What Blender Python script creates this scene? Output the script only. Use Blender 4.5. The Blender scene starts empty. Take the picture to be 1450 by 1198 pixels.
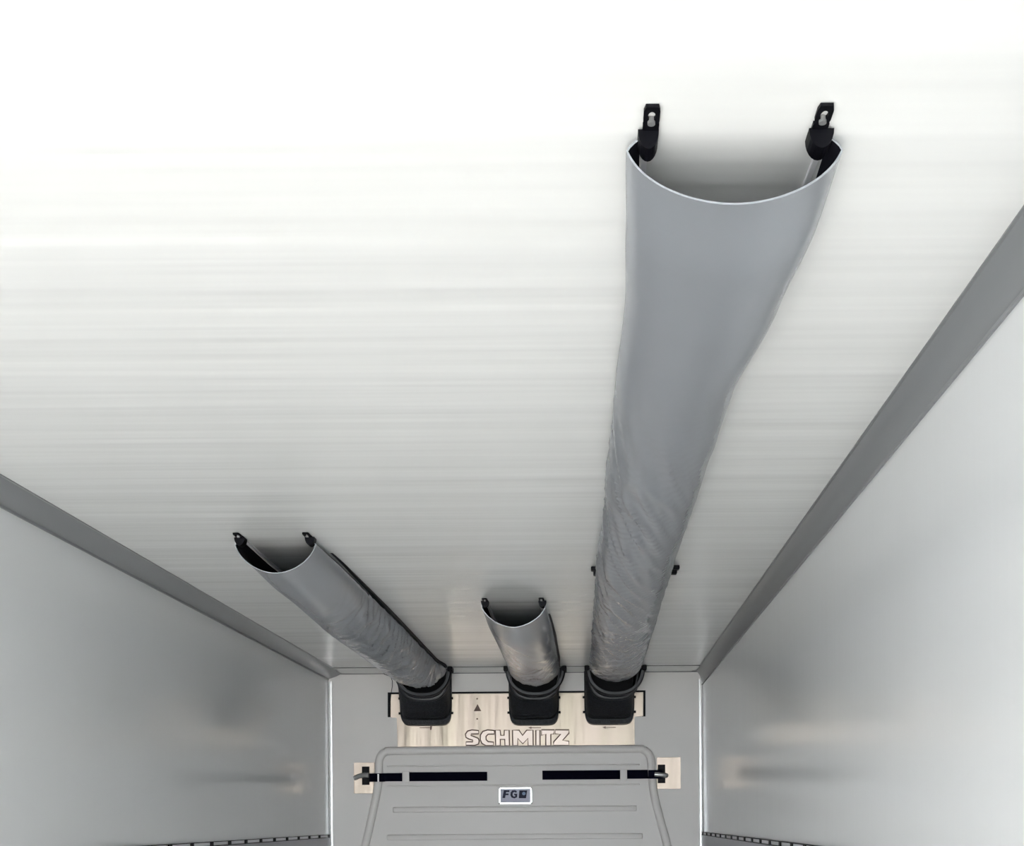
import bpy, bmesh, math, random
from mathutils import Vector, noise, Matrix
random.seed(4)
SC = bpy.context.scene
C = SC.collection
# ---------------------------------------------------------------- camera, sky, sun, exposure
F = 1700.0                      # focal length in px of the 1450 px wide frame
VX, VY = 838.0, 1159.0          # where the trailer's long edges meet
ROLL = math.radians(0.4)
CZ = 1.66                       # eye height above the trailer floor
TOP = CZ + 0.99                 # ceiling
YB = 1700.0 / 210.0             # distance to the bulkhead
XL, XR = -1.771, 0.752          # side walls
YR = -3.6                       # open rear end of the trailer
cd = bpy.data.cameras.new('camera')
cam = bpy.data.objects.new('camera', cd)
C.objects.link(cam)
cd.sensor_fit = 'HORIZONTAL'
cd.sensor_width = 36.0
cd.lens = F / 1450.0 * 36.0
cd.shift_x = -(VX - 725.0) / 1450.0
cd.shift_y = (VY - 599.0) / 1450.0
cd.clip_start = 0.02
cam.matrix_world = Matrix.Translation((0, 0, CZ)) @ Matrix.Rotation(math.pi / 2, 4, 'X') @ Matrix.Rotation(-ROLL, 4, 'Z')
SC.camera = cam
w = bpy.data.worlds.new('overcast_sky')
SC.world = w
w.use_nodes = True
bg = w.node_tree.nodes['Background']
bg.inputs[0].default_value = (0.86, 0.93, 1.0, 1)
bg.inputs[1].default_value = 2.1
sl = bpy.data.lights.new('sun', 'SUN')
sl.energy = 3.9
sl.angle = math.radians(8)
sl.color = (1.0, 0.97, 0.93)
sun = bpy.data.objects.new('sun', sl)
C.objects.link(sun)
sun.rotation_euler = (math.radians(64.5), 0, math.radians(8))
SC.view_settings.view_transform = 'Standard'
SC.view_settings.look = 'None'
SC.view_settings.gamma = 1.0
SC.view_settings.exposure = 2.72


# ---------------------------------------------------------------- helpers
def mat(name, col, rough=0.5, metal=0.0, spec=0.5, bump=None, var=None):
    m = bpy.data.materials.new(name)
    m.use_nodes = True
    nt = m.node_tree
    b = nt.nodes['Principled BSDF']
    b.inputs['Base Color'].default_value = (*col, 1)
    b.inputs['Roughness'].default_value = rough
    b.inputs['Metallic'].default_value = metal
    b.inputs['Specular IOR Level'].default_value = spec
    if bump or var:
        tc = nt.nodes.new('ShaderNodeTexCoord')
    def ntex(scl, det=3.0):
        mp = nt.nodes.new('ShaderNodeMapping')
        mp.inputs['Scale'].default_value = scl
        nt.links.new(tc.outputs['Object'], mp.inputs['Vector'])
        n = nt.nodes.new('ShaderNodeTexNoise')
        n.inputs['Scale'].default_value = 1.0
        n.inputs['Detail'].default_value = det
        nt.links.new(mp.outputs['Vector'], n.inputs['Vector'])
        return n
    if bump:
        last = None
        for scl, stren, dist in bump:
            n = ntex(scl)
            bp = nt.nodes.new('ShaderNodeBump')
            bp.inputs['Strength'].default_value = stren
            bp.inputs['Distance'].default_value = dist
            nt.links.new(n.outputs['Fac'], bp.inputs['Height'])
            if last:
                nt.links.new(last.outputs['Normal'], bp.inputs['Normal'])
            last = bp
        nt.links.new(last.outputs['Normal'], b.inputs['Normal'])
    if var:
        scl, col2 = var
        n = ntex(scl, 4.0)
        r = nt.nodes.new('ShaderNodeValToRGB')
        r.color_ramp.elements[0].position = 0.36
        r.color_ramp.elements[1].position = 0.64
        r.color_ramp.elements[0].color = (*col, 1)
        r.color_ramp.elements[1].color = (*col2, 1)
        nt.links.new(n.outputs['Fac'], r.inputs['Fac'])
        nt.links.new(r.outputs['Color'], b.inputs['Base Color'])
    return m


M = {
    'ceiling': mat('gloss_white_ceiling', (0.83, 0.835, 0.82), 0.24, 0, 0.5,
                   bump=[((0.22, 5.0, 1.0), 0.42, 0.024), ((0.6, 26.0, 1.0), 0.10, 0.004)],
                   var=((0.2, 5.0, 1.0), (0.80, 0.805, 0.795))),
    'wall': mat('gloss_white_wall', (0.76, 0.77, 0.775), 0.16, 0, 0.5,
                bump=[((1.0, 6.0, 0.25), 0.10, 0.006), ((1.0, 40.0, 0.6), 0.05, 0.002)]),
    'bulkhead': mat('grey_panel_paint', (0.78, 0.75, 0.725), 0.45, 0, 0.4,
                    var=((2.0, 2.0, 3.0), (0.755, 0.735, 0.715))),
    'panel': mat('grey_moulded_panel', (0.73, 0.705, 0.685), 0.42, 0, 0.4,
                 bump=[((30, 30, 30), 0.06, 0.002)]),
    'cove': mat('grey_cove_plastic', (0.225, 0.232, 0.24), 0.32, 0, 0.5,
                bump=[((4, 0.8, 4), 0.15, 0.01)]),
    'steel': mat('brushed_warm_steel', (0.45, 0.375, 0.32), 0.42, 0.7, 0.5,
                 bump=[((5.0, 1.0, 0.5), 0.5, 0.04), ((160.0, 1.0, 3.0), 0.10, 0.001)],
                 var=((5.0, 1.0, 0.7), (0.42, 0.365, 0.29))),
    'chrome': mat('polished_aluminium', (0.9, 0.9, 0.9), 0.22, 0.9),
    'bead': mat('gloss_white_bead', (0.92, 0.92, 0.91), 0.2, 0.16, 0.8),
    'rail': mat('pale_aluminium', (0.88, 0.88, 0.9), 0.4, 0.1),
    'rack': mat('dull_aluminium', (0.34, 0.34, 0.37), 0.35, 0.5, bump=[((2, 12, 30), 0.2, 0.004)]),
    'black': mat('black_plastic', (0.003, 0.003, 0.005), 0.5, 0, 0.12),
    'rubber': mat('black_textured_rubber', (0.005, 0.006, 0.009), 0.5, 0, 0.3,
                  bump=[((160, 160, 160), 0.8, 0.004)], var=((110, 110, 110), (0.022, 0.025, 0.032))),
    'collar': mat('black_smooth_rubber', (0.012, 0.013, 0.017), 0.42, 0, 0.4),
    'web': mat('black_webbing', (0.002, 0.002, 0.008), 0.8, 0, 0.05),
    'fabric': mat('grey_coated_fabric', (0.335, 0.352, 0.382), 0.25, 0.34, 0.5,
                  bump=[((60, 60, 60), 0.12, 0.002)]),
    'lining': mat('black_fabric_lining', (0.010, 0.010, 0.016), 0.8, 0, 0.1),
    'brown': mat('brown_etched_line', (0.10, 0.055, 0.04), 0.5),
    'letter': mat('pale_letter_face', (0.47, 0.40, 0.355), 0.42, 0.7),
    'white': mat('white_plastic', (0.9, 0.9, 0.88), 0.35),
    'lilac': mat('pale_lilac_label', (0.48, 0.49, 0.60), 0.5),
    'navy': mat('navy_print', (0.004, 0.006, 0.03), 0.5, 0, 0.2),
    'blue': mat('pale_blue_print', (0.18, 0.26, 0.42), 0.5),
    'zinc': mat('worn_zinc', (0.45, 0.45, 0.45), 0.35, 0.7, bump=[((40, 40, 40), 0.3, 0.004)]),
    'floor': mat('aluminium_floor', (0.62, 0.61, 0.59), 0.4, 0.1, bump=[((30, 0.5, 1), 0.3, 0.01)]),
    'ground': mat('pale_concrete', (0.5, 0.49, 0.46), 0.9, bump=[((3, 3, 3), 0.3, 0.02)]),
    'line': mat('grey_seam', (0.16, 0.16, 0.16), 0.6),
}


def W(px, py, Y):
    """point of the photograph at depth Y -> world"""
    dx, dy = px - VX, py - VY
    c, s = math.cos(ROLL), math.sin(ROLL)
    ux = dx * c - dy * s
    uy = dx * s + dy * c
    return Vector((ux / F * Y, Y, CZ - uy / F * Y))


def obj(name, bm, m, parent=None, smooth=False, loc=None):
    me = bpy.data.meshes.new(name)
    bmesh.ops.recalc_face_normals(bm, faces=bm.faces[:])
    if smooth:
        for f in bm.faces:
            f.smooth = True
    bm.to_mesh(me)
    bm.free()
    if isinstance(m, (list, tuple)):
        for q in m:
            me.materials.append(q)
    else:
        me.materials.append(m)
    if smooth:
        me.set_sharp_from_angle(angle=math.radians(45))
    o = bpy.data.objects.new(name, me)
    C.objects.link(o)
    if loc is not None:                 # put the origin at loc, geometry stays
        me.transform(Matrix.Translation(-Vector(loc)))
        o.location = loc
    if parent:
        me.transform(Matrix.Translation(-Vector(parent['_w'])))
        o.location = Vector(parent['_w']) - Vector(parent['_w']) if loc is None else Vector(loc)
        o.parent = parent
        o['_w'] = list(parent['_w'])
    else:
        o['_w'] = list(loc) if loc is not None else [0, 0, 0]
    return o


def thing(name, label, cat, loc, group=None):
    o = bpy.data.objects.new(name, None)
    o.empty_display_size = 0.1
    C.objects.link(o)
    o.location = loc
    o['_w'] = list(loc)
    o['label'] = label
    o['category'] = cat
    if group:
        o['group'] = group
    return o


def tag(o, label, cat, group=None):
    o['label'] = label
    o['category'] = cat
    if group:
        o['group'] = group
    return o


def struct(name, bm, m, smooth=False):
    o = obj(name, bm, m, None, smooth)
    o['kind'] = 'structure'
    return o


def box(bm, x0, x1, y0, y1, z0, z1, bev=0.0, seg=2):
    vs = [bm.verts.new(p) for p in ((x0, y0, z0), (x1, y0, z0), (x1, y1, z0), (x0, y1, z0),
                                    (x0, y0, z1), (x1, y0, z1), (x1, y1, z1), (x0, y1, z1))]
    fs = [bm.faces.new([vs[i] for i in q]) for q in
          ((0, 3, 2, 1), (4, 5, 6, 7), (0, 1, 5, 4), (1, 2, 6, 5), (2, 3, 7, 6), (3, 0, 4, 7))]
    if bev > 0:
        es = list({e for f in fs for e in f.edges})
        bmesh.ops.bevel(bm, geom=es, offset=bev, segments=seg, profile=0.5, affect='EDGES')
    return bm


def extrude_poly(bm, pts, y0, y1, bev=0.0):
    """polygon in XZ (list of (x, z)) extruded from y0 (front) to y1"""
    a = [bm.verts.new((p[0], y0, p[1])) for p in pts]
    b = [bm.verts.new((p[0], y1, p[1])) for p in pts]
    n = len(pts)
    f0 = bm.faces.new(a)
    bm.faces.new(b[::-1])
    for i in range(n):
        bm.faces.new((a[i], b[i], b[(i + 1) % n], a[(i + 1) % n]))
    if bev:
        bmesh.ops.bevel(bm, geom=list(f0.edges), offset=bev, segments=2, profile=0.5, affect='EDGES')
    return bm


def tube(bm, path, r, seg=10, closed=False, flat=1.0, flat_axis=1):
    """round tube along path; flat squashes along one world axis"""
    rings = []
    n = len(path)
    for i, p in enumerate(path):
        p = Vector(p)
        a = Vector(path[(i - 1) % n] if closed else path[max(i - 1, 0)])
        b = Vector(path[(i + 1) % n] if closed else path[min(i + 1, n - 1)])
        t = (b - a).normalized()
        up = Vector((0, 1, 0)) if abs(t.y) < 0.9 else Vector((0, 0, 1))
        u = t.cross(up).normalized()
        v = u.cross(t).normalized()
        ring = []
        for k in range(seg):
            ang = 2 * math.pi * k / seg
            off = u * math.cos(ang) * r + v * math.sin(ang) * r
            off[flat_axis] *= flat
            ring.append(bm.verts.new(p + off))
        rings.append(ring)
    m = n if closed else n - 1
    for i in range(m):
        r0, r1 = rings[i], rings[(i + 1) % n]
        for k in range(seg):
            bm.faces.new((r0[k], r0[(k + 1) % seg], r1[(k + 1) % seg], r1[k]))
    if not closed:
        bm.faces.new(rings[0][::-1])
        bm.faces.new(rings[-1])
    return bm


def cyl(bm, p0, p1, r, seg=16):
    return tube(bm, [p0, p1], r, seg)


def interp(st, y):
    if y <= st[0][0]:
        return st[0][1:]
    for a, b in zip(st, st[1:]):
        if y <= b[0]:
            t = (y - a[0]) / (b[0] - a[0])
            t = t * t * (3 - 2 * t)
            return tuple(a[i] + (b[i] - a[i]) * t for i in range(1, len(a)))
    return st[-1][1:]


def usection(c, a, d, n, seg, top=TOP, pull=0.0):
    """half super-ellipse hanging from the ceiling: left edge -> bottom -> right edge"""
    out = []
    for k in range(seg + 1):
        th = math.pi * k / seg
        co, si = math.cos(th), math.sin(th)
        x = c - a * math.copysign(abs(co) ** (2 / n), co)
        z = top - d * abs(si) ** (2 / n)
        if pull:                        # drawn in towards the seam at the ceiling
            q = max(0.0, 1 - (top - z) / (0.20 * d))
            x = c + (x - c) * (1 - pull * q ** 1.3) * (1 + pull * .2)
        out.append((x, z))
    return out


# ---------------------------------------------------------------- the trailer box
T = 0.08
struct('floor', box(bmesh.new(), XL - T, XR + T, YR, YB + T, -T, 0), M['floor'])
struct('ceiling', box(bmesh.new(), XL - T, XR + T, YR, YB + T, TOP, TOP + T), M['ceiling'])
struct('wall_left', box(bmesh.new(), XL - T, XL, YR, YB + T, 0, TOP), M['wall'])
struct('wall_right', box(bmesh.new(), XR, XR + T, YR, YB + T, 0, TOP), M['wall'])
struct('wall_front', box(bmesh.new(), XL, XR, YB, YB + T, 0, TOP), M['bulkhead'])
g = struct('ground', box(bmesh.new(), -40, 40, -60, 30, -1.35, -1.25), M['ground'])


def cove(name, xw, sx, wd, ht, hol):
    """bowed grey corner profile between ceiling and side wall"""
    bm = bmesh.new()
    prof = [(xw, TOP)]
    for k in range(9):
        t = k / 8
        # quarter-round hollow: upright at the wall, flat at the ceiling
        u = t ** 1.0
        x = xw + sx * wd * (u - 0.8 * hol * math.sin(math.pi * u))
        z = TOP - ht * (1 - u) + ht * hol * math.sin(math.pi * u)
        prof.append((x, z))
    pts = [(p[0], p[1]) for p in prof]
    extrude_poly(bm, pts, YR, YB - 0.001)
    # thin lip along both edges
    box(bm, min(xw, xw + sx * 0.006), max(xw, xw + sx * 0.006), YR, YB - 0.001, TOP - ht - 0.006, TOP - ht + 0.001)
    box(bm, xw + sx * wd - 0.004, xw + sx * wd + 0.004, YR, YB - 0.001, TOP - 0.003, TOP)
    return struct(name, bm, M['cove'], True)


cove('trim_1', XL, 1, 0.096, 0.038, -0.05)
cove('trim_2', XR, -1, 0.041, 0.088, 0.12)
# polished half-round corner beads between bulkhead and side walls, in lengths with joints
for i, (x, s) in enumerate(((XL, 1), (XR, -1))):
    bm = bmesh.new()
    joints = [(0.02, 1.50), (1.504, 1.725), (1.729, 1.985), (1.989, 2.595)]
    for z0, z1 in joints:
        tube(bm, [(x + s * 0.0145, YB - 0.002, z0), (x + s * 0.0145, YB - 0.002, z1)], 0.014, 32, flat=0.30)
    struct('trim_%d' % (3 + i), bm, M['bead'], True)
# flat strip on the ceiling along the bulkhead, mitred at the corners
bm = bmesh.new()
a = [(XL + 0.02, YB - 0.30), (XR - 0.02, YB - 0.30), (XR - 0.075, YB), (XL + 0.075, YB)]
lo = [bm.verts.new((p[0], p[1], TOP - 0.003)) for p in a]
hi = [bm.verts.new((p[0], p[1], TOP)) for p in a]
bm.faces.new(lo)
bm.faces.new(hi[::-1])
for k in range(4):
    bm.faces.new((lo[k], hi[k], hi[(k + 1) % 4], lo[(k + 1) % 4]))
struct('trim_5', bm, M['ceiling'])
bm = bmesh.new()
box(bm, XL + 0.03, XR - 0.03, YB - 0.306, YB - 0.300, TOP - 0.004, TOP)
box(bm, XL + 0.03, XR - 0.03, YB - 0.006, YB, TOP - 0.007, TOP)
struct('trim_6', bm, M['line'])


# perforated load rails along both walls just below eye height
def load_rail(x, s, lab):
    zt = CZ - 0.095
    t = thing('load_rail', lab, 'rail', (x, 4.0, zt - 0.14), 'load rails on the side walls')
    bm = bmesh.new()
    box(bm, min(x, x + s * 0.010), max(x, x + s * 0.010), YR, YB - 0.03, zt - 0.14, zt - 0.020, 0.002)
    obj('rail_face', bm, M['rack'], t)
    bm = bmesh.new()
    box(bm, min(x, x + s * 0.014), max(x, x + s * 0.014), YR, YB - 0.03, zt - 0.003, zt)
    box(bm, min(x, x + s * 0.014), max(x, x + s * 0.014), YR, YB - 0.03, zt - 0.022, zt - 0.018)
    y = YB - 0.06
    while y > 0.5:
        box(bm, min(x, x + s * 0.013), max(x, x + s * 0.013), y - 0.02, y + 0.02, zt - 0.019, zt - 0.002)
        y -= 0.275
    obj('slotted_edge', bm, M['black'], t)
    bm = bmesh.new()
    box(bm, min(x, x + s * 0.008), max(x, x + s * 0.008), YR, YB - 0.03, zt - 0.018, zt - 0.003)
    obj('edge_strip', bm, M['rail'], t)
    return t


load_rail(XL, 1, 'dull aluminium load rail with slotted upper edge on the left wall')
load_rail(XR, -1, 'dull aluminium load rail with slotted upper edge on the right wall')

# ---------------------------------------------------------------- steel cover plate with writing
PT = 0.012
Yp = YB - PT
t = thing('cover_plate', 'brushed steel cover plate with outlined SCHMITZ lettering, high on the front bulkhead', 'metal plate',
          tuple(W(735, 1058, YB)))
outline = [(553, 983), (911, 980), (911, 1014), (898, 1014.5), (899, 1062), (563, 1064), (562, 1016), (553, 1016)]
P2 = [W(px, py, Yp) for px, py in outline]
obj('plate', extrude_poly(bmesh.new(), [(p.x, p.z) for p in P2], Yp, YB - 0.001, 0.002), M['steel'], t)
gl = [(549, 980.5), (914, 977.6), (914, 1014.5), (909, 1014.5), (909, 984), (555, 986.5), (554, 1015.5), (549, 1015.5)]
P2 = [W(px, py, YB - 0.008) for px, py in gl]
obj('gasket', extrude_poly(bmesh.new(), [(p.x, p.z) for p in P2], YB - 0.008, YB - 0.001), M['black'], t)


def zpt(q, k=8.0556, ox=640, oy=960):
    return (ox + q[0] / k, oy + q[1] / k)


letters = {
    'S': [(303, 600), (230, 592), (178, 605), (152, 640), (160, 678), (195, 698), (238, 710), (238, 728), (160, 730), (160, 770),
          (262, 770), (300, 755), (312, 718), (298, 688), (255, 670), (216, 656), (218, 640), (303, 638)],
    'C': [(482, 600), (405, 592), (352, 610), (326, 650), (322, 700), (340, 745), (385, 772), (472, 772), (474, 732),
          (415, 728), (390, 705), (388, 668), (412, 642), (482, 640)],
    'H': [(498, 771), (494, 596), (550, 596), (556, 655), (594, 655), (598, 596), (652, 596), (656, 771), (604, 771),
          (602, 700), (550, 700), (552, 771)],
    'M': [(694, 771), (690, 596), (765, 596), (806, 655), (852, 596), (924, 596), (926, 771), (868, 771), (866, 690), (808, 752),
          (750, 690), (750, 771)],
    'I': [(956, 596), (1004, 596), (1004, 771), (956, 771)],
    'T': [(1022, 592), (1168, 592), (1160, 640), (1128, 642), (1128, 771), (1070, 771), (1070, 642), (1022, 655)],
    'Z': [(1180, 592), (1334, 592), (1334, 630), (1262, 712), (1334, 722), (1334, 771), (1160, 771), (1160, 728), (1240, 640), (1176, 638)],
}
for ch, pts in letters.items():
    pp = [W(*zpt(q), Yp - 0.004) for q in pts]
    lt = obj('letter', extrude_poly(bmesh.new(), [(p.x, p.z) for p in pp], Yp - 0.004, Yp), M['letter'], t)
    bm = bmesh.new()
    tube(bm, [Vector((p.x, Yp - 0.004, p.z)) for p in pp], 0.0042, 6, closed=True)
    o = obj('letter_outline', bm, M['brown'])
    o.data.transform(Matrix.Translation(-Vector(t['_w'])))
    o.parent = lt
# warning triangle, rivets, arrows
bm = bmesh.new()
pp = [W(px, py, Yp - 0.002) for px, py in ((676.2, 997), (670.8, 1007), (681.4, 1007))]
extrude_poly(bm, [(p.x, p.z) for p in pp], Yp - 0.002, Yp)
obj('warning_triangle', bm, M['brown'], t)
for px, py in ((675.7, 989.5), (675.7, 1018)):
    p = W(px, py, Yp)
    obj('rivet', cyl(bmesh.new(), (p.x, Yp - 0.004, p.z), (p.x, Yp, p.z), 0.0055, 12), M['brown'], t)
for x0, x1, yy, left in ((594, 610, 1030.5, False), (751, 766, 1030.5, True), (856, 872, 1030, True)):
    bm = bmesh.new()
    pp = [W(px, py, Yp - 0.002) for px, py in
          ((x0, yy - .5), (x1, yy - .5), (x1, yy + .5), (x0, yy + .5))]
    extrude_poly(bm, [(p.x, p.z) for p in pp], Yp - 0.002, Yp)
    if left:
        pp = [W(px, py, Yp - 0.003) for px, py in ((x0 - 3, yy), (x0 + 1.6, yy - 1.8), (x0 + 1.6, yy + 1.8))]
    else:
        pp = [W(px, py, Yp - 0.003) for px, py in ((x1 - 1, yy - 3), (x1 + 2, yy - 3), (x1 + 1, yy + 3), (x1 - 1, yy + 3))]
    extrude_poly(bm, [(p.x, p.z) for p in pp], Yp - 0.003, Yp)
    obj('arrow_mark', bm, M['brown'], t)

# ---------------------------------------------------------------- moulded bulkhead panel with tubular rim
t = thing('air_return_panel', 'large grey moulded panel with raised rounded rim and horizontal ribs covering the front bulkhead',
          'panel', (W(735, 1100, YB).x, YB, 0.06))
rim = []


def rim_pts():
    L = [(500, 1440), (501, 1260), (517, 1198), (528, 1150), (534.3, 1118), (536.5, 1096), (536.5, 1083)]
    arc = [(537.5, 1075), (540.5, 1069), (546, 1065), (555, 1063.6)]
    R0 = [(903, 1060.6), (911, 1062), (917, 1066), (920.8, 1072), (922, 1080)]
    R = [(923, 1096), (925.3, 1120), (932, 1150), (945, 1198), (960, 1260), (961, 1440)]
    return L + arc + [(640, 1062.6), (735, 1061.6), (830, 1061)] + R0 + R


pth = [W(px, py, YB - 0.0215) for px, py in rim_pts()]
# smooth with Catmull-Rom
sm = []
for i in range(len(pth) - 1):
    p0, p1, p2, p3 = pth[max(i - 1, 0)], pth[i], pth[i + 1], pth[min(i + 2, len(pth) - 1)]
    for k in range(5):
        u = k / 5
        sm.append(0.5 * ((2 * p1) + (p2 - p0) * u + (2 * p0 - 5 * p1 + 4 * p2 - p3) * u * u + (3 * p1 - p0 - 3 * p2 + p3) * u ** 3))
sm.append(pth[-1])
for p in sm:
    p.z = max(p.z, 0.15)
bm = bmesh.new()
extrude_poly(bm, [(p.x, p.z) for p in sm], YB - 0.016, YB - 0.001, 0)
obj('panel_sheet', bm, M['panel'], t)
bm = bmesh.new()
tube(bm, [Vector((p.x, YB - 0.0215, p.z)) for p in sm], 0.027, 20, flat=0.75)
obj('rim', bm, M['panel'], t, True)
Yf = YB - 0.016
ribs = [(548, 906, 1084.0, 1086.5), (548, 906, 1112.0, 1114.5), (556, 902, 1143, 1151), (548, 910, 1182, 1190)]
yy = 1222
while yy < 1430:
    ribs.append((538, 922, yy, yy + 8))
    yy += 40
for x0, x1, y0, y1 in ribs:
    dy = (x1 - x0) * -math.tan(ROLL)
    p, q = W(x0, y0, Yf), W(x1, y1 + dy, Yf)
    bm = bmesh.new()
    h = (p.z - q.z) / 2
    c = (p.z + q.z) / 2
    d = 0.008 if y1 - y0 > 4 else 0.005
    box(bm, p.x, q.x, Yf - d, Yf, c - h, c + h, min(d * 0.95, h * 0.8), 4)
    obj('rib', bm, M['panel'], t, True)


# FG badge
b = thing('badge', 'small white-framed badge reading FG on the centre of the grey panel', 'badge', tuple(W(730, 1139, Yf)))
p, q = W(706.5, 1115, Yf), W(753.5, 1138.5, Yf)
bm = bmesh.new()
fr = 0.012
zc0, zc1 = q.z, p.z
box(bm, p.x, q.x, Yf - 0.010, Yf, zc1 - fr, zc1, 0.002)
box(bm, p.x, q.x, Yf - 0.010, Yf, zc0, zc0 + fr, 0.002)
box(bm, p.x, p.x + fr, Yf - 0.010, Yf, zc0, zc1, 0.002)
box(bm, q.x - fr, q.x, Yf - 0.010, Yf, zc0, zc1, 0.002)
obj('frame', bm, M['chrome'], b)
obj('badge_face', box(bmesh.new(), p.x + fr * .5, q.x - fr * .5, Yf - 0.006, Yf, zc0 + fr * .5, zc1 - fr * .5), M['lilac'], b)
Yt = Yf - 0.0075
k5 = lambda pts: [zpt(q_, 7.25, 640, 1060) for q_ in pts]
glyphs = [[(518, 508), (532, 428), (590, 428), (588, 446), (556, 446), (553, 462), (582, 462), (580, 478), (551, 478), (545, 508)],
          [(668, 440), (650, 428), (620, 430), (602, 450), (600, 480), (612, 503), (640, 512), (668, 500), (670, 464), (638, 464),
           (638, 478), (650, 480), (648, 492), (632, 492), (622, 478), (624, 456), (636, 446), (650, 448), (658, 456)],
          [(692, 430), (772, 430), (760, 510), (686, 510)]]
for gl in glyphs:
    pp = [W(a_, b_, Yt) for a_, b_ in k5(gl)]
    obj('print', extrude_poly(bmesh.new(), [(v.x, v.z) for v in pp], Yt, Yf - 0.005), M['navy'], b)
p = W(*zpt((738, 462), 7.25, 640, 1060), Yt)
obj('print_spot', cyl(bmesh.new(), (p.x, Yt - 0.001, p.z), (p.x, Yt + 0.001, p.z), 0.0115, 20), M['blue'], b)


# steel catch plates and webbing straps
def catch(x0, x1, y0, y1, cx0, cx1, cy0, cy1, lab):
    s_ = thing('catch_plate', lab, 'metal plate', tuple(W((x0 + x1) / 2, y1, YB)), 'catch plates beside the grey panel')
    p, q = W(x0, y0, YB), W(x1, y1, YB)
    obj('plate', box(bmesh.new(), p.x, q.x, YB - 0.005, YB, q.z, p.z, 0.001), M['steel'], s_)
    p, q = W(cx0, cy0, YB), W(cx1, cy1, YB)
    obj('slot', box(bmesh.new(), p.x, q.x, YB - 0.008, YB - 0.004, q.z, p.z), M['black'], s_)


catch(501, 531, 1080, 1123.5, 512.8, 523.6, 1085.5, 1111.5, 'square bright steel catch plate on the bulkhead, left of the grey panel')
catch(930, 964, 1072.5, 1117.0, 931.3, 942, 1082.8, 1109, 'square bright steel catch plate on the bulkhead, right of the grey panel')


def strap(segs, over, hook, loop, lab, bow):
    s_ = thing('strap', lab, 'strap', tuple(W((segs[0][0] + segs[0][1]) / 2, 1105, Yf)), 'black straps on the grey panel')
    bm = bmesh.new()
    for x0, x1, y0, y1 in segs:
        p, q = W(x0, y0, Yf), W(x1, y1, Yf)
        p2, q2 = W(x0, y1, Yf), W(x1, y0, Yf)
        box(bm, p.x, q.x, Yf - 0.012, Yf - 0.003, q.z, p.z, 0.001)
    obj('webbing', bm, M['web'], s_)
    # short length bridging the rim to the catch plate
    x0, x1, y0, y1 = over
    p, q = W(x0, y0, YB - 0.045), W(x1, y1, YB - 0.045)
    bm = bmesh.new()
    box(bm, p.x, q.x, YB - 0.048, YB - 0.040, q.z, p.z, 0.001)
    obj('webbing_over_rim', bm, M['web'], s_)
    p = [W(a_, b_, YB - c_) for a_, b_, c_ in hook]
    bm = bmesh.new()
    tube(bm, p, 0.016, 12, flat=0.6)
    obj('hook', bm, M['zinc'], s_, True)
    x0, x1, y0, y1 = loop
    p, q = W(x0, y0, Yf), W(x1, y1, Yf)
    obj('loop', box(bmesh.new(), p.x, q.x, Yf - 0.016, Yf, q.z, p.z, 0.003), M['panel'], s_)


strap([(578, 690, 1093.8, 1105.6), (541, 572, 1095, 1106.4)], (523, 545, 1095.2, 1107.0),
      [(502, 1102, .01), (508, 1099, .022), (516, 1097.5, .030), (522, 1097.8, .034)], (570, 580, 1092, 1108),
      'black webbing strap across the left half of the grey panel', 1)
strap([(768, 878, 1091.4, 1103.4), (888, 928, 1090.4, 1102.6)], (918, 938, 1090.4, 1102.6),
      [(927, 1096.5, .052), (933, 1096.8, .052), (941, 1097.8, .045), (943.5, 1098.2, .02)], (878, 888, 1089, 1105.5),
      'black webbing strap across the right half of the grey panel', -1)
# white tie on left rim
p, q = W(534.4, 1096, YB - 0.05), W(536.8, 1107, YB - 0.05)
tag(obj('cable_tie', box(bmesh.new(), p.x, q.x, YB - 0.052, YB - 0.048, q.z, p.z, 0.0008), M['white']),
    'thin white tie around the left strap where it crosses the rim', 'tie')
# sensor wire
wp = [W(a_, b_, YB - c_) for a_, b_, c_ in ((539, 951.5, .006), (545, 955, .006), (553, 958, .006), (555.5, 964, .006), (555.5, 972, .006), (553.5, 983, .014), (552, 1000, .014))]
tag(obj('wire', tube(bmesh.new(), wp, 0.0022, 6), M['black'], loc=wp[0]),
    'thin black wire running down the bulkhead beside the left air outlet', 'wire')


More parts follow.
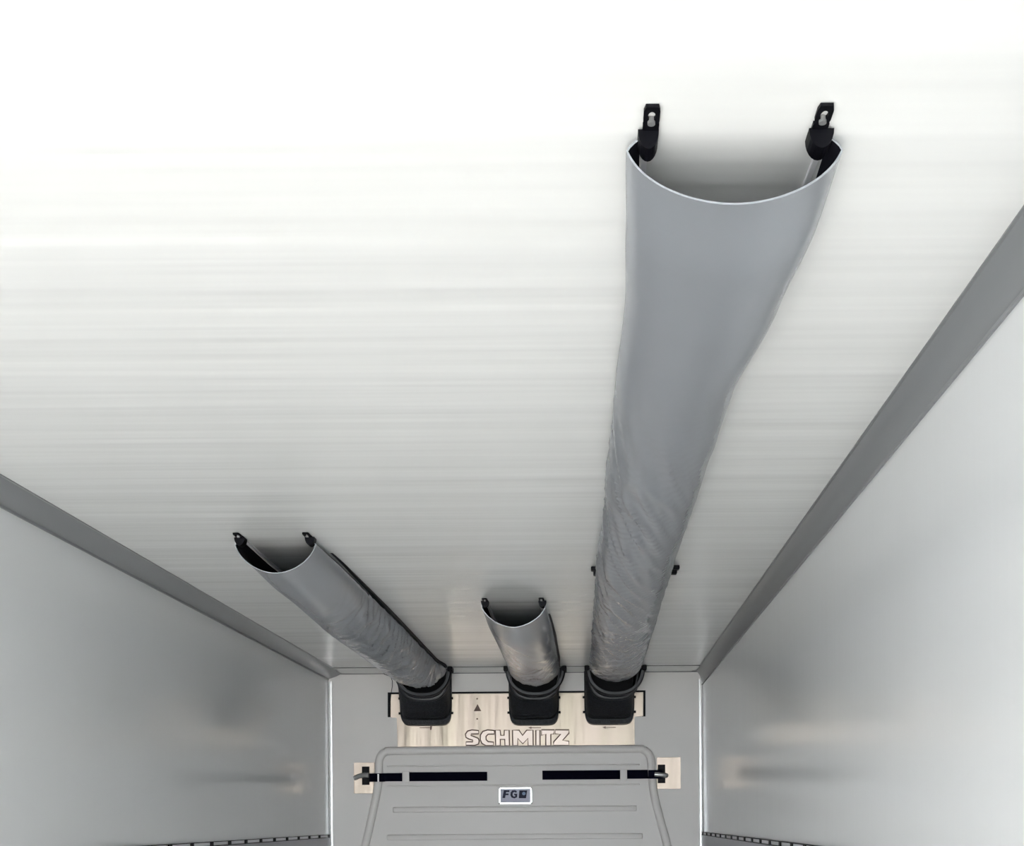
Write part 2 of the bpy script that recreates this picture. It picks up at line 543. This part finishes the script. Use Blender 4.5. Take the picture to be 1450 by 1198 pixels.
# ---------------------------------------------------------------- air outlets (boots)
def boot(bx0, bx1, by1, cx0, cx1, lab):
    c0 = (W(bx0, 1000, YB - .09).x + W(bx1, 1000, YB - .09).x) / 2
    a0 = (W(bx1, 1000, YB - .09).x - W(bx0, 1000, YB - .09).x) / 2
    Yc = YB - 0.30
    c1 = (W(cx0, 948, Yc).x + W(cx1, 948, Yc).x) / 2
    a1 = (W(cx1, 948, Yc).x - W(cx0, 948, Yc).x) / 2
    zb = TOP - W((bx0 + bx1) / 2, by1, YB - .06).z
    s_ = thing('air_outlet', lab, 'air outlet', (c0, YB, TOP - zb), 'black air outlets under the ceiling')
    seg = 36
    # Y, c, a, d, n
    st = [(Yc, c1, a1 - .012, .170, 2.3), (YB - .25, c1 * .8 + c0 * .2, a1 * .7 + a0 * .3 - .012, .195, 2.6),
          (YB - .19, c0, a0 - .006, .235, 4.0), (YB - .13, c0, a0 - .004, .285, 6.0), (YB - .085, c0, a0 - .003, zb - .045, 7.0),
          (YB - .060, c0, a0 - .002, zb - .035, 8.0), (YB - .055, c0, a0 + .004, zb - .004, 8.0), (YB - .013, c0, a0 + .004, zb, 8.0)]
    bm = bmesh.new()
    rows = []
    for y, c, a, d, n in st:
        rows.append([bm.verts.new((x, y, z)) for x, z in usection(c, a, d, n, seg, TOP - 0.001)])
    for r0, r1 in zip(rows, rows[1:]):
        for k in range(seg):
            bm.faces.new((r0[k], r0[k + 1], r1[k + 1], r1[k]))
    o = obj('outlet_body', bm, M['rubber'], s_, True)
    md = o.modifiers.new('wall', 'SOLIDIFY')
    md.thickness = 0.004
    md.offset = 1
    y, c, a, d, n = st[4]
    bm = bmesh.new()
    fr = [bm.verts.new((x, YB - .10, z)) for x, z in usection(c, a - .001, d - .002, n, seg, TOP - 0.002)]
    bk = [bm.verts.new((v.co.x, YB - .095, v.co.z)) for v in fr]
    bm.faces.new(fr)
    bm.faces.new(bk[::-1])
    for k in range(seg + 1):
        bm.faces.new((fr[k], bk[k], bk[(k + 1) % (seg + 1)], fr[(k + 1) % (seg + 1)]))
    obj('dark_backing', bm, M['black'], s_)  # added black plate, stands in for the darkness inside the outlet
    # collar bands
    for y, gr, wd in ((Yc, 0.004, .046), (Yc + .065, -.004, .030)):
        c, a, d, n = interp([tuple(q) for q in st], y)
        bm = bmesh.new()
        prof = [(-wd / 2, -.004), (-wd / 2, .012), (-wd / 4, .020), (wd / 4, .020), (wd / 2, .012), (wd / 2, -.004)]
        rr = []
        for dy, e in prof:
            rr.append([bm.verts.new((x, y + dy, z)) for x, z in usection(c, a + e + gr, d + e + gr, n, seg, TOP - 0.001)])
        for i in range(len(rr)):
            r0, r1 = rr[i], rr[(i + 1) % len(rr)]
            for k in range(seg):
                bm.faces.new((r0[k], r0[k + 1], r1[k + 1], r1[k]))
        bm.faces.new([r[0] for r in rr])
        bm.faces.new([r[-1] for r in rr][::-1])
        obj('collar_band', bm, M['collar'], s_, True)
    # screws on the flange sides and the two lugs at the ceiling
    for sx in (-1, 1):
        for py in (993, 1014):
            z = W(c0, py, YB - .04).z
            x = c0 + sx * (a0 + .004)
            obj('screw', cyl(bmesh.new(), (x, YB - .036, z), (x + sx * .014, YB - .036, z), .008, 10), M['black'], s_)
        x = c1 + sx * a1
        bm = bmesh.new()
        box(bm, min(x - sx * .01, x + sx * .02), max(x - sx * .01, x + sx * .02), Yc - .05, Yc + .05, TOP - .034, TOP - .001, .006)
        cyl(bm, (x + sx * .008, Yc - .056, TOP - .02), (x + sx * .008, Yc - .04, TOP - .02), .009, 12)
        obj('lug', bm, M['black'], s_)
    return c1, a1


B1 = boot(566.5, 636.5, 1026.5, 560, 637, 'black rubber air outlet on the bulkhead feeding the left duct')
B2 = boot(721.5, 789.5, 1026.0, 718, 798, 'black rubber air outlet on the bulkhead feeding the short middle duct')
B3 = boot(829.0, 897.0, 1025.0, 832, 911, 'black rubber air outlet on the bulkhead feeding the long right duct')


# ---------------------------------------------------------------- textile air ducts
def duct(name_lab, st, rails, seed, fold, brk, clips=(), shade_from=None):
    """st: stations Y, left x, right x, depth, exponent; hangs below two ceiling rails"""
    y0, y1 = st[0][0], st[-1][0]
    t = thing('air_duct', name_lab, 'air duct', ((st[0][1] + st[0][2]) / 2, y0, TOP), 'grey textile air ducts under the ceiling')
    seg = 44
    nn = int((y1 - y0) / 0.009)
    bm = bmesh.new()
    rows = []
    for i in range(nn + 1):
        y = y0 + (y1 - y0) * i / nn
        xl, xr, d, n = interp(st, y)
        row = []
        sec = usection((xl + xr) / 2, (xr - xl) / 2, d, n, seg, TOP - 0.004, .14)
        u = (y - y0) / (y1 - y0)
        for k, (x, z) in enumerate(sec):
            th = k / seg
            e = math.sin(math.pi * th) ** 0.6
            s = th * 1.0
            fa, fb = fold(u, th)
            # long diagonal creases and short cross folds, both as sharp ridges
            n1 = 1 - 2.2 * abs(noise.noise(Vector((s * 9.0 - y * 4.5, y * 0.9 + s * 2, seed))))
            n1 += 0.5 * (1 - 2.2 * abs(noise.noise(Vector((s * 21.0 - y * 9.0, y * 1.7, seed + 3)))))
            n2 = 1 - 2.4 * abs(noise.noise(Vector((s * 2.6 + y * .6, y * 10.0 + s * 8.0, seed + 9))))
            n2 += 0.6 * (1 - 2.4 * abs(noise.noise(Vector((s * 5.0, y * 23.0 + s * 14.0, seed + 5)))))
            big = noise.noise(Vector((y * 1.3, s * 2.5, seed + 7)))
            off = ((n1 - .5) * 0.010 * fa + (n2 - .4) * 0.015 * fb + big * 0.004 * min(1, u * 4)) * e * (1 - .75 * max(0, min(1, (u - .93) / .05)))
            dx = x - (xl + xr) / 2
            dz = z - TOP + 0.05
            L = math.hypot(dx, dz) or 1
            row.append(bm.verts.new((x + dx / L * off, y, min(z + dz / L * off, TOP - 0.003))))
        rows.append(row)
    for r0, r1 in zip(rows, rows[1:]):
        for k in range(seg):
            bm.faces.new((r0[k], r1[k], r1[k + 1], r0[k + 1]))
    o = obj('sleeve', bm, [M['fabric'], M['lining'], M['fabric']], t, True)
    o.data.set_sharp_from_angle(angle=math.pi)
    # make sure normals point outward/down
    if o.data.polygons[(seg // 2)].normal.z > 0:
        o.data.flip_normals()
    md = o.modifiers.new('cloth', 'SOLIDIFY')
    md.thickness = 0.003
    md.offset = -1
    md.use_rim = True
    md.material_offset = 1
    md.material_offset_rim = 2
    md = o.modifiers.new('crisp_hem', 'EDGE_SPLIT')
    md.split_angle = math.radians(60)
    if shade_from:  # added black strip imitating the shadow gap beside the sleeve's right edge
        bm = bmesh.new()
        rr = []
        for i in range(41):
            y = y0 + shade_from + (y1 - .12 - y0 - shade_from) * i / 40
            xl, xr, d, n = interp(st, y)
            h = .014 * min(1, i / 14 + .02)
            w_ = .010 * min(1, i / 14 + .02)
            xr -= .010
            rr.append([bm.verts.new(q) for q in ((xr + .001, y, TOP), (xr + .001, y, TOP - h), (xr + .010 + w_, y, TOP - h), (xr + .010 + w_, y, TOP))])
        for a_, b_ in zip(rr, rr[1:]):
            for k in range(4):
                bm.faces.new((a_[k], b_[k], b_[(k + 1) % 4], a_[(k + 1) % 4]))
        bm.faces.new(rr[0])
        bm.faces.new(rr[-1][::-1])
        obj('gap_shade_strip', bm, M['black'], t)
    # rails
    for j, off in enumerate(rails):
        bm = bmesh.new()
        prev = None
        pr = []
        for i in range(13):
            y = y0 + 0.01 + (y1 - 0.02 - y0) * i / 12
            xl, xr, d, n = interp(st, y)
            x = (xl + off) if j == 0 else (xr - off)
            pr.append((x, y))
        rr = []
        for x, y in pr:
            rr.append([bm.verts.new(q) for q in ((x - .004, y, TOP), (x - .004, y, TOP - .006), (x + .004, y, TOP - .006), (x + .004, y, TOP))])
        for a_, b_ in zip(rr, rr[1:]):
            for k in range(4):
                bm.faces.new((a_[k], b_[k], b_[(k + 1) % 4], a_[(k + 1) % 4]))
        bm.faces.new(rr[0])
        bm.faces.new(rr[-1][::-1])
        obj('rail', bm, M['rail'], t)
    # end brackets: flat tab with hole and screw, rounded plug behind it
    for j, (cx, sx, pr_) in enumerate(brk):
        bm = bmesh.new()
        L0 = y0 - 0.078
        # tab ring around the hole
        wdt = 0.0115
        outer = [(-wdt, L0), (wdt, L0), (wdt, y0 - .02), (-wdt, y0 - .02)]
        hole = [(.0055 * math.cos(a_), L0 + .022 + .011 * math.sin(a_)) for a_ in [2 * math.pi * q / 16 for q in range(16)]]
        # build the tab as outer loop bridged to the hole
        O = []
        for a_ in [2 * math.pi * q / 16 for q in range(16)]:
            dxx, dyy = math.cos(a_), math.sin(a_)
            sc = min(wdt / max(abs(dxx), 1e-6), .022 / max(abs(dyy), 1e-6))
            O.append((dxx * sc, L0 + .022 + dyy * sc))
        zt, zl = TOP - .001, TOP - .006
        lv = [[bm.verts.new((cx + p_[0], p_[1], z_)) for p_ in L_] for L_, z_ in ((O, zl), (hole, zl), (hole, zt), (O, zt))]
        for a_i in range(4):
            A, B_ = lv[a_i], lv[(a_i + 1) % 4]
            for k in range(16):
                bm.faces.new((A[k], A[(k + 1) % 16], B_[(k + 1) % 16], B_[k]))
        box(bm, cx - wdt, cx + wdt, L0 + .043, y0 + .004, zl, zt)
        # rounded plug
        prof = []
        for k in range(13):
            a_ = math.pi * k / 12
            prof.append((cx + sx * .003 + pr_ * math.cos(a_), TOP - .004 - .028 * math.sin(a_)))
        extrude_poly(bm, prof, y0 - .022, y0 + .012)
        ob = obj('end_bracket', bm, M['black'], t)
        bm = bmesh.new()
        cyl(bm, (cx, L0 + .034, TOP - .001), (cx, L0 + .034, TOP - .010), .0055, 12)
        sc_ = obj('screw', bm, M['zinc'])
        sc_.data.transform(Matrix.Translation(-Vector(t['_w'])))
        sc_.parent = ob
    for px, py, sx in clips:
        Yc_ = 0.99 * F / (VY - py)
        p = W(px, py, Yc_)
        bm = bmesh.new()
        box(bm, p.x - .013, p.x + .013, Yc_ - .018, Yc_ + .018, TOP - .016, TOP, .004)
        box(bm, p.x - sx * .008 - .012, p.x - sx * .008 + .012, Yc_ + .0, Yc_ + .035, TOP - .030, TOP - .01, .004)
        obj('side_clip', bm, M['black'], t)
    return t


def yc(py):
    return 0.99 * F / (VY - py)


YE = YB - 0.25
DX = math.sin(ROLL) * 0.99


def sh(st):
    return [(q[0], q[1] + DX, q[2] + DX) + tuple(q[3:]) if i < len(st) - 2 else q for i, q in enumerate(st)]


def ramp(v, a, b):
    t_ = min(1, max(0, (v - a) / (b - a)))
    return t_ * t_ * (3 - 2 * t_)


# long right duct
Y0 = yc(192)
st = sh([(Y0, .050, .364, .098, 1.9), (yc(300), .056, .366, .112, 2.0), (yc(400), .062, .352, .118, 2.0), (yc(534), .052, .318, .118, 2.0),
      (yc(680), .040, .312, .125, 2.0), (yc(800), .018, .308, .135, 2.0), (yc(890), .004, .312, .13, 2.0), (YB - .42, B3[0] - .165, B3[0] + .158, .11, 2.0),
      (YE, B3[0] - .145, B3[0] + .145, .078, 2.0)])
duct('long grey textile duct on the right with its open mouth nearest', st, (.027, .027), 3.0,
     lambda u, th: (ramp(u, .10, .28) * (1.6 - 1.1 * ramp(th, .25, .7)) * (1 - .5 * ramp(u, .7, .9)), ramp(u, .5, .95) * .75),
     [(.091, -1, .0150), (.333, 1, .0180)], clips=((841.5, 803, -1), (957.5, 802, 1)))
# left duct
Y0 = yc(758)
st = sh([(Y0, -1.248, -.965, .122, 1.85), (Y0 + .5, -1.262, -.955, .135, 1.95), (Y0 + 1.6, -1.285, -.955, .15, 2.0), (YB - .7, -1.285, -.960, .15, 2.0),
      (YB - .42, B1[0] - .160, B1[0] + .160, .125, 2.0), (YE, B1[0] - .145, B1[0] + .145, .085, 2.0)])
duct('mid-length grey textile duct on the left with a crinkled right flank', st, (.029, .029), 11.0,
     lambda u, th: (ramp(u, .08, .3) * .25 * ramp(th, .6, .8), ramp(u, .12, .45) * (.12 + 1.25 * ramp(th, .42, .62)) * 1.35 + .4 * ramp(u, .8, 1)),
     [(-1.216, -1, .018), (-.978, 1, .0165)], shade_from=.25)
# short middle duct
Y0 = yc(850)
st = sh([(Y0, -.503, -.208, .118, 1.75), (Y0 + .5, -.510, -.200, .14, 1.95), (YB - .75, -.515, -.205, .145, 2.0), (YB - .42, B2[0] - .160, B2[0] + .155, .12, 2.0),
      (YE, B2[0] - .145, B2[0] + .145, .085, 2.0)])
duct('short grey textile duct in the middle', st, (.030, .030), 23.0,
     lambda u, th: (.5 * ramp(u, .1, .5), ramp(u, .45, 1) * 1.2), [(-.474, -1, .0175), (-.220, 1, .0175)], shade_from=.35)
for o in bpy.data.objects:
    if '_w' in o:
        del o['_w']
